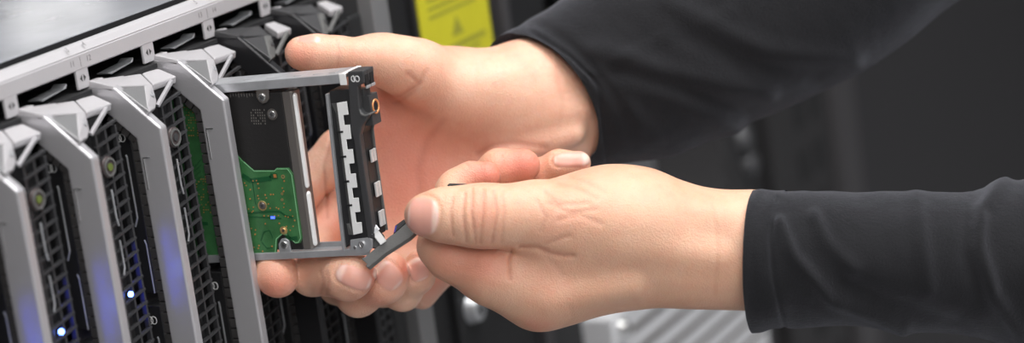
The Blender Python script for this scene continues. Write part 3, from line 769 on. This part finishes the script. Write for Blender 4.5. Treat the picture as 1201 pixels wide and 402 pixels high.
# ---- hand pinching the lever (thumb side and back of the hand towards the viewer)
G = Field(*px_box(466,165,935,400,1034,1140), .72)
def zback(px, py):
    z = 1082 + 0*px*py
    z = z - 6*np.exp(-(((px-700)/90)**2+((py-255)/45)**2)) - (px-640)*.022
    return z + ((py-290)/60)**2*1.5
back = pillow(G, [(612,222),(645,212),(688,197),(722,192),(762,197),(800,213),(845,226),(905,231),(935,260),(935,330),(905,356),(863,358),(800,359),(720,368),(668,383),(640,390),(618,388),(596,376),(560,348),(530,326),(520,310),(560,300),(600,285)], 1078, 19, 17.5, zback)
wrist = cone(G, c3(820,293,1074), c3(935,294,1074), 21.5, 23.5, 1.15)
back = smin(back, wrist, 12)
meta = cone(G, c3(620,254,1066), c3(760,268,1071), 12.5, 17.5)
back = smin(back, meta, 14)
th = chain(G, [(499,252,1062,25),(520,252,1061,30),(548,253,1061,32.5),(566,253,1061.5,35),(586,253,1062,34),(630,252,1065,37)], 5)
thumbf = smin(back, th, 7)
idx = chain(G, [(640,335,1080,40),(575,318,1077,36),(528,300,1078,26),(514,288,1080,23)], 6)
idx2 = chain(G, [(514,288,1080,23),(516,255,1090,20),(535,218,1099,19)], 3)
tipi = chain(G, [(530,222,1099,18),(552,208,1100,17.5),(571,206,1099,16.5)], 3)
i1 = smin(back, idx, 6); i1 = smin(smin(i1, idx2, 4), tipi, 4)
mid = chain(G, [(600,300,1104,24),(545,275,1112,20),(560,215,1116,18),(585,198,1114,22),(614,194,1112,19.5)], 4)
rin = chain(G, [(640,290,1110,22),(600,250,1124,18),(630,205,1124,17),(655,193,1120,16),(679,191,1118,14)], 4)
pin = chain(G, [(680,290,1106,20),(650,260,1124,16),(680,215,1126,14),(706,206,1122,11)], 4)
D = np.minimum(np.minimum(thumbf, i1), np.minimum(smin(back, mid, 3), np.minimum(smin(back, rin, 3), smin(back, pin, 3)))).astype(np.float32)
# tendons and veins
for a, b_, r_, k in ((c3(690,222,1067.5), c3(850,258,1061.8), 3.2, 8), (c3(715,285,1061.5), c3(840,300,1057.5), 2.4, 9), (c3(650,350,1069.5), c3(740,335,1064.5), 2.5, 9)):
    D = smin(D, cone(G, a, b_, r_, r_), k)
nails_f = [(496,254,18.5,23,.06,1062,-1),(671,187,22,9,-.05,1117,-1)]
nf, ne, rad = nail_masks(nails_f)
cr_f = [([(531,232),(528,250),(531,275)],2.0,.5,1075),([(545,228),(543,250),(547,283)],2.0,.62,1075),([(554,222),(553,250),(558,285)],1.8,.55,1075),([(567,222),(567,250),(563,284)],2.0,.58,1075),([(579,224),(583,250),(577,284)],2.0,.58,1075),([(590,224),(592,250),(588,284)],2.0,.4,1075),
        ([(601,292),(597,305),(598,328)],1.8,.7,1085),([(560,300),(558,312)],2.5,.2,1085),
        ([(612,289),(632,290),(645,296),(660,299),(672,299)],3.4,.8,1078),([(640,286),(652,281),(668,276)],3.0,.4,1078),
        ([(632,292),(645,304),(660,322)],4,.25,1078),
        ([(640,225),(655,240),(690,238)],3,.4,1075),([(645,238),(668,250),(700,245)],3,.4,1075),([(655,258),(680,252),(705,262)],3,.34,1075),([(630,235),(640,255),(634,270)],3,.34,1075),([(655,215),(680,222),(700,232)],3,.34,1075),([(665,206),(690,214),(710,226)],3,.25,1075),
        ([(668,358),(672,372),(660,384)],3,.2,1080),([(836,240),(842,290),(838,345)],3,.25,1075),
        ([(546,192),(552,197)],1.8,.3,1110),([(588,182),(590,190),(588,200)],2,.3,1115)]
D = detail(G, D, 1075, cr_f, nails_f, rad)
reds = [blob((570,200,1092),28,1.),blob((615,190,1106),34,1.),blob((688,198,1112),12,.8),blob((520,305,1065),32,.5),blob((570,310,1062),30,.55),blob((640,330,1062),30,.25),blob((567,250,1050),22,.4),blob((490,270,1055),18,.35),blob((630,385,1075),22,.5),blob((650,255,1050),26,.2)]
body_mesh('hand', G, D, 'skin_back', person, OP, {'red': lambda x,y,z: sum(f(x,y,z) for f in reds), 'crease': crease_shade(cr_f, .45), 'nail': nf, 'nailedge': ne},
          'nearer hand pinching the dark lever between thumb and bent index finger')

# ------------------------------------------------------------------ sleeves
def sleeve(sections, label, folds, seed, n=96, sub=26):
    # sections: (top px, bottom px, Z, depth half-thickness mm, near-side shift px)
    S_ = []
    for (t, b_, Z, dz, sh) in sections:
        T, B = c3(*t, Z), c3(*b_, Z); S_.append((T, B, dz, np.array([sh[0]*Z/F, sh[1]*Z/F, 0])))
    m = len(S_); rings = []
    def cr(vals, i, t):
        a, b_, c, d = (vals[max(i-1,0)], vals[i], vals[min(i+1,m-1)], vals[min(i+2,m-1)])
        return .5*((2*b_)+(c-a)*t+(2*a-5*b_+4*c-d)*t*t+(3*b_-a-3*c+d)*t**3)
    Ts, Bs, Ds, Hs = ([s[k] for s in S_] for k in range(4))
    us = []
    for i in range(m-1):
        for k in range(sub): us.append((i, k/sub))
    us.append((m-2, 1.))
    verts = []
    for (i, t) in us:
        T, B, dz, sh = cr(Ts,i,t), cr(Bs,i,t), cr(Ds,i,t), cr(Hs,i,t); C_ = (T+B)/2; a = (B-T)/2
        u = i+t
        for j in range(n):
            th = 2*math.pi*j/n; ct, st = math.cos(th), math.sin(th)
            rad_ = -a*ct; dep = -dz*st                                   # st>0 is the near side
            p = C_ + rad_ + np.array([0,0,dep]) + sh*st
            nrm = rad_/max(np.linalg.norm(a),1e-6)+np.array([0,0,-st]); nrm /= np.linalg.norm(nrm)
            px, py = p[0]/p[2]*F+CX, p[1]/p[2]*F+CY
            w = folds(px, py, u, th) + 1.3*noise.noise(Vector((u*1.6+seed, math.cos(th)*1.3, math.sin(th)*1.3)))
            w += .22*noise.noise(Vector((p[0]*.18, p[1]*.18, p[2]*.18)))
            verts.append(p + nrm*w)
    R_ = len(us); 
    # hem turns inwards at the cuff
    inner = []
    for k, (sc, off) in enumerate(((.975, 1.0),(.95, 6.0),(.93, 14.0))):
        base = np.array(verts[:n]); c = base.mean(0); nx = np.array(verts[n*6:n*7]).mean(0)-np.array(verts[:n]).mean(0); nx /= np.linalg.norm(nx)
        inner.append(c+(base-c)*sc+nx*off)
    V_ = [*inner[2], *inner[1], *inner[0], *verts]; R_ += 3
    V_ = [tuple(((np.array(v)-PA) @ AXES.T - np.array(OP))*.001) for v in V_]
    fs = [(k*n+j, k*n+(j+1)%n, (k+1)*n+(j+1)%n, (k+1)*n+j) for k in range(R_-1) for j in range(n)]
    fs.append(tuple(range((R_-1)*n, R_*n)))
    me = bpy.data.meshes.new('sleeve'); me.from_pydata(V_, [], fs)
    bm = bmesh.new(); bm.from_mesh(me); bmesh.ops.recalc_face_normals(bm, faces=bm.faces); bm.to_mesh(me); bm.free()
    me.polygons.foreach_set('use_smooth', [True]*len(me.polygons)); me.materials.append(M['cloth'])
    o = bpy.data.objects.new('sleeve', me); COL.objects.link(o); o.parent = person; o['label'] = label
    return o
def ridge(px, py, pts, w, amp):
    d = min(math.dist((px,py), (a[0]+(b_[0]-a[0])*t, a[1]+(b_[1]-a[1])*t)) for a, b_ in zip(pts, pts[1:])
            for t in [max(0, min(1, ((px-a[0])*(b_[0]-a[0])+(py-a[1])*(b_[1]-a[1]))/max(1e-6, (b_[0]-a[0])**2+(b_[1]-a[1])**2)))])
    return amp*math.exp(-(d/w)**2)
def folds_low(px, py, u, th):
    if math.sin(th) < -.2: return 0
    w = ridge(px,py,[(915,262),(930,300),(975,350),(1060,385)],8,2.4) + ridge(px,py,[(955,255),(970,285),(1000,315)],9,1.8)
    w += ridge(px,py,[(1075,232),(1082,290),(1090,340)],10,1.5) + ridge(px,py,[(1178,212),(1150,245),(1148,290),(1165,345),(1200,395)],10,3.0) - ridge(px,py,[(1150,225),(1136,260),(1134,300),(1150,350)],10,1.0)
    w += ridge(px,py,[(912,232),(903,280),(908,330),(920,385)],3.0,-.8) + ridge(px,py,[(990,330),(1060,360),(1120,380)],12,-1.6)
    return w
def folds_up(px, py, u, th):
    if math.sin(th) < -.2: return 0
    w = ridge(px,py,[(700,60),(760,78),(830,95),(900,110)],13,2.2) + ridge(px,py,[(740,100),(800,120),(860,150)],14,1.8)
    w += ridge(px,py,[(780,0),(840,30),(900,60),(1000,70)],12,1.9) + ridge(px,py,[(740,125),(770,160)],12,1.2)
    w -= ridge(px,py,[(720,80),(800,105),(880,135)],11,1.4) + ridge(px,py,[(800,40),(870,75),(960,90)],12,1.4)
    w += ridge(px,py,[(615,32),(668,66),(702,100),(712,190)],3.0,-1.0) + ridge(px,py,[(674,97),(700,82),(780,45),(860,12)],3.0,1.1) + ridge(px,py,[(606,40),(650,66),(682,104),(694,190)],2.6,-.6)
    return w
sleeve([((884,222),(884,391),1074,27,(-20,3)),((910,222),(915,386),1074,28,(-16,2)),((960,223),(960,383),1075,29,(-6,0)),((1040,225),(1040,386),1078,31,(0,0)),((1130,224),(1120,394),1082,34,(0,0)),((1190,211),(1190,406),1086,38,(0,0)),((1290,196),(1270,440),1092,43,(0,0)),((1480,170),(1430,500),1110,48,(0,0)),((1700,130),(1640,520),1130,52,(0,0))],
       'lower black sleeve with a plain cuff around the nearer wrist', folds_low, 3.1)
sleeve([((584,44),(684,193),1170,27,(44,-24)),((604,32),(730,192),1172,29,(36,-14)),((640,10),(790,182),1176,33,(14,-8)),((700,-30),(870,150),1182,38,(0,0)),((790,-80),(960,110),1190,42,(0,0)),((900,-140),(1050,60),1200,46,(0,0)),((1010,-200),(1130,-4),1212,50,(0,0)),((1150,-300),(1290,-110),1230,54,(0,0)),((1330,-400),(1470,-200),1250,56,(0,0))],
       'upper black sleeve around the wrist of the hand behind the carrier', folds_up, 7.7)

# ------------------------------------------------------------------ racks
def rack_box(b, x0, x1, y0, y1, z0, z1): b.box((x0,y0,z0),(x1,y1,z1))
YR = 6.
def rx(px, py, y=YR): return on_y(px, py, y)[0]
O1 = (250,300,-1100)
r1 = thing('server_rack', 'black server rack holding the silver blade chassis, yellow notice on its front post', 'rack', O1)
xl0, xl1 = rx(487,0), rx(570,0)
b = MB(); b.box((292,YR+4,900),(xl0-3,60,-1100)); b.box((xl0-3,YR,900),(xl1+5,60,-1100)); post = b.build('rack_post', 'rack', r1, 1, 2, O1)
b = MB(); b.box((-142,YR,900),(-116,60,-1100)); b.build('rack_post', 'rack', r1, 1, 2, O1)
b = MB(); b.box((xl1+11,YR-4,900),(xl1+20,60,-1100)); b.box((xl1+5,YR+8,900),(xl1+11,60,-1100)); b.build('post_trim', 'post', r1, 1, 2, O1)
b = MB(); b.box((-148,900,10),(xl1+24,906,-1100)); b.box((xl1+20,YR+10,900),(xl1+24,90,-1100)); b.box((xl1+20,90,10),(xl1+24,900,-1100)); b.box((-148,YR,900),(-142,90,-1100)); b.box((-148,90,10),(-142,900,-1100)); b.build('rack_side', 'rack', r1, 1, 2, O1)
b = MB(); b.box((-116,20,-402),(292,880,-412)); b.build('chassis_shelf', 'rack', r1, 1, 2, O1)
b = MB(); b.box((xl0,YR-1,26),(xl1,YR,-140)); lab = b.build('warning_label', 'yellow', r1, 0, 1, O1); lab['label'] = 'yellow warning notice with printed lines and a triangle'
ym = YR-1.2; LW = xl1-xl0
b = MB()
for k, z in enumerate((22,17,12,7,2,-3)): b.box((xl0+8,ym,z),(xl0+LW*(.9,.84,.92,.88,.8,.9)[k],YR-1,z-2.2))
for k, z in enumerate((-8,-12.6,-17.2,-21.8,-26.4)): b.box((xl0+10,ym,z),(xl0+LW*(.88,.84,.9,.7,.82)[k],YR-1,z-1.8))
for k, z in enumerate((-46,-51,-56,-61,-66,-72,-82,-88,-94)): b.box((xl0+12,ym,z),(xl0+LW*(.9,.8,.86,.6,.7)[k%5],YR-1,z-(2.8 if k==0 else 1.8)))
b.build('label_lines', 'labelink', lab, 0, 1, O1)
b = MB(); xm = (xl0+xl1)/2; b.add([(xm-7,ym,-42),(xm+7,ym,-42),(xm,ym,-31)],[(0,1,2)]); b.build('warning_triangle', 'labelink', lab, 0, 1, O1)
c = on_y(555,362,YR-2)
b = MB(); b.cyl((c[0],YR,c[2]),(c[0],YR-7,c[2]),8.5,6.5,28); sc_ = b.build('rack_screw', 'zinc', r1, .8, 2, O1)
b = MB(); b.box((c[0]-3,YR-7.3,c[2]-.8),(c[0]+3,YR-7,c[2]+.8)); b.box((c[0]-.8,YR-7.3,c[2]-3),(c[0]+.8,YR-7,c[2]+3)); b.build('screw_cross', 'dgrey', sc_, 0, 1, O1)

O2 = (800,300,-1100)
r2 = thing('server_rack', 'dark server rack behind the wrists with a grey post and a bright unit low down', 'rack', O2)
xs = xl1+30
b = MB(); b.box((xs,YR+10,900),(xs+62,60,-1100)); b.build('rack_post', 'rack', r2, 1, 2, O2)
b = MB(); b.box((xs+62,300,150),(1120,310,-1100)); b.build('rack_back', 'rack', r2, 1, 2, O2)
x9a, x9b = rx(971,112), rx(994,112)
b = MB(); b.box((x9a,YR-6,900),(x9b,60,-1100)); b.build('rack_post', 'post', r2, 1, 2, O2)
xp0, xp1 = rx(905,165), x9a-6
b = MB(); b.box((xp0,YR,900),(xp1,60,-1100)); pp_ = b.build('perforated_panel', 'rackgrey', r2, 1, 2, O2)
b = MB()
z = 200
while z > -420:
    for x in (xp0+.42*(xp1-xp0), xp0+.7*(xp1-xp0)): b.box((x,YR-1,z),(x+18,YR,z-22))
    z -= 40
b.build('panel_slot', 'dark', pp_, 0, 1, O2)
xh0, xh1 = rx(850,168), rx(888,165)
b = MB(); b.box((xh0,YR+2,900),(xh1,60,-1100)); st_ = b.build('hinge_strip', 'rackgrey', r2, 1, 2, O2)
for p_ in ((875,163),(882,192)):
    q = on_y(*p_, YR-2); b = MB(); b.cyl((q[0],YR+2,q[2]),(q[0],YR-5,q[2]),9,7.5,24); b.build('strip_screw', 'knobgrey', st_, .6, 2, O2)
b = MB(); b.box((x9b+3,YR,900),(2600,60,-1100)); dr_ = b.build('solid_door', 'doorgrey', r2, 1, 2, O2)
OU = (640,0,-520)
u = thing('rack_server', 'bright silver vented rack unit low behind the nearer wrist', 'server', OU)
xu0, xu1 = rx(718,385,-4), rx(718,385,-4)+250; zu = on_y(718,374,-4)[2]
b = MB(); b.box((xu0,-4,zu),(xu1,280,-540)); b.build('front_panel', 'bright', u, 1.5, 2, OU)
b = MB(); z = zu-14
while z > -520:
    b.box((xu0+28,-4.4,z),(xu1-8,-4,z-4)); z -= 14
b.build('vent_slot', 'taupe', u, 0, 1, OU)['kind'] = 'stuff'
b = MB(); b.cyl((xu0+14,-4,zu-10),(xu0+14,-8,zu-10),6,5,24); b.build('thumb_screw', 'chrome', u, .5, 2, OU)

# ------------------------------------------------------------------ room
def struct(name, a, b_, m):
    b = MB(); b.box(a, b_); o = b.build(name, m); o.location = (0,0,BASE); o['kind'] = 'structure'; return o
struct('floor', (-4000,-4500,-1150), (12500,9500,-1100), 'floor')
struct('ceiling', (-4000,-4500,1700), (12500,9500,1750), 'ceil')
struct('wall_back', (-4000,9450,-1100), (12500,9500,1700), 'wallp')
struct('wall_far', (12450,-4500,-1100), (12500,9450,1700), 'wallp')
struct('wall_front', (-4000,-4500,-1100), (12500,-4450,1700), 'wallp')
struct('wall_near', (-4050,-4500,-1100), (-4000,9500,1700), 'wallp')
def area(name, loc, size, power, target, col=(1,1,1)):
    l = bpy.data.lights.new(name, 'AREA'); l.shape = 'RECTANGLE'; l.size, l.size_y = size; l.energy = power; l.color = col
    o = bpy.data.objects.new(name, l); COL.objects.link(o); o.location = W(loc)
    d = (W(target)-W(loc)); o.rotation_euler = d.to_track_quat('-Z','Y').to_euler(); return o
area('ceiling_or_fill_lamp', (150,-450,1500), (1.4,.9), 38, (200,-60,-50), (1,.985,.97))
area('ceiling_or_fill_lamp', (-1500,-1100,1500), (1.6,1.4), 32, (150,-60,-50), (1,.98,.96))
area('ceiling_or_fill_lamp', (400,-1700,1500), (1.8,1.2), 36, (300,-60,-50), (.95,.97,1))
area('ceiling_or_fill_lamp', (-3000,-2600,1550), (2.4,2.4), 62, (200,-60,-50), (1,.985,.965))  # added low-angle fill from the camera side, not a known room lamp
area('ceiling_or_fill_lamp', (3500,1000,1600), (2.4,1.6), 16, (3300,900,0), (.95,.97,1))
w = bpy.data.worlds.new('room_air'); bpy.context.scene.world = w; w.use_nodes = True
w.node_tree.nodes['Background'].inputs['Color'].default_value = (.8,.85,1,1); w.node_tree.nodes['Background'].inputs['Strength'].default_value = .16
def ceiling_light(x, y):
    t = thing('ceiling_light', 'lit rectangular ceiling lamp far down the room', 'lamp', (x,y,1700), 'ceiling lamps down the room')
    b = MB(); b.box((-170,-170,0),(170,170,-40)); b.build('lamp_housing', 'post', t)
    b = MB(); b.box((-130,-130,-40),(130,130,-48)); b.build('diffuser', 'lampglow', t)
M['lampglow'] = mat('lamp_diffuser', (.9,.9,.9), .5, emit=(1,.98,.95), est=7)
for p_ in ((40,22),(95,1)):
    # where the cover mirrors this point of the room
    c_ = on_y(*p_, 200); d = c_-CAM; k = (zc_-CAM[2])/d[2]; h = CAM+d*k; d = d/np.linalg.norm(d); d[2] = -d[2]; k = (1660-h[2])/d[2]; e = h+d*k
    ceiling_light(e[0], e[1])
sc = bpy.context.scene
sc.view_settings.view_transform = 'Standard'; sc.view_settings.look = 'None'; sc.view_settings.gamma = 1; sc.view_settings.use_curve_mapping = False
sc.view_settings.exposure = 0.0
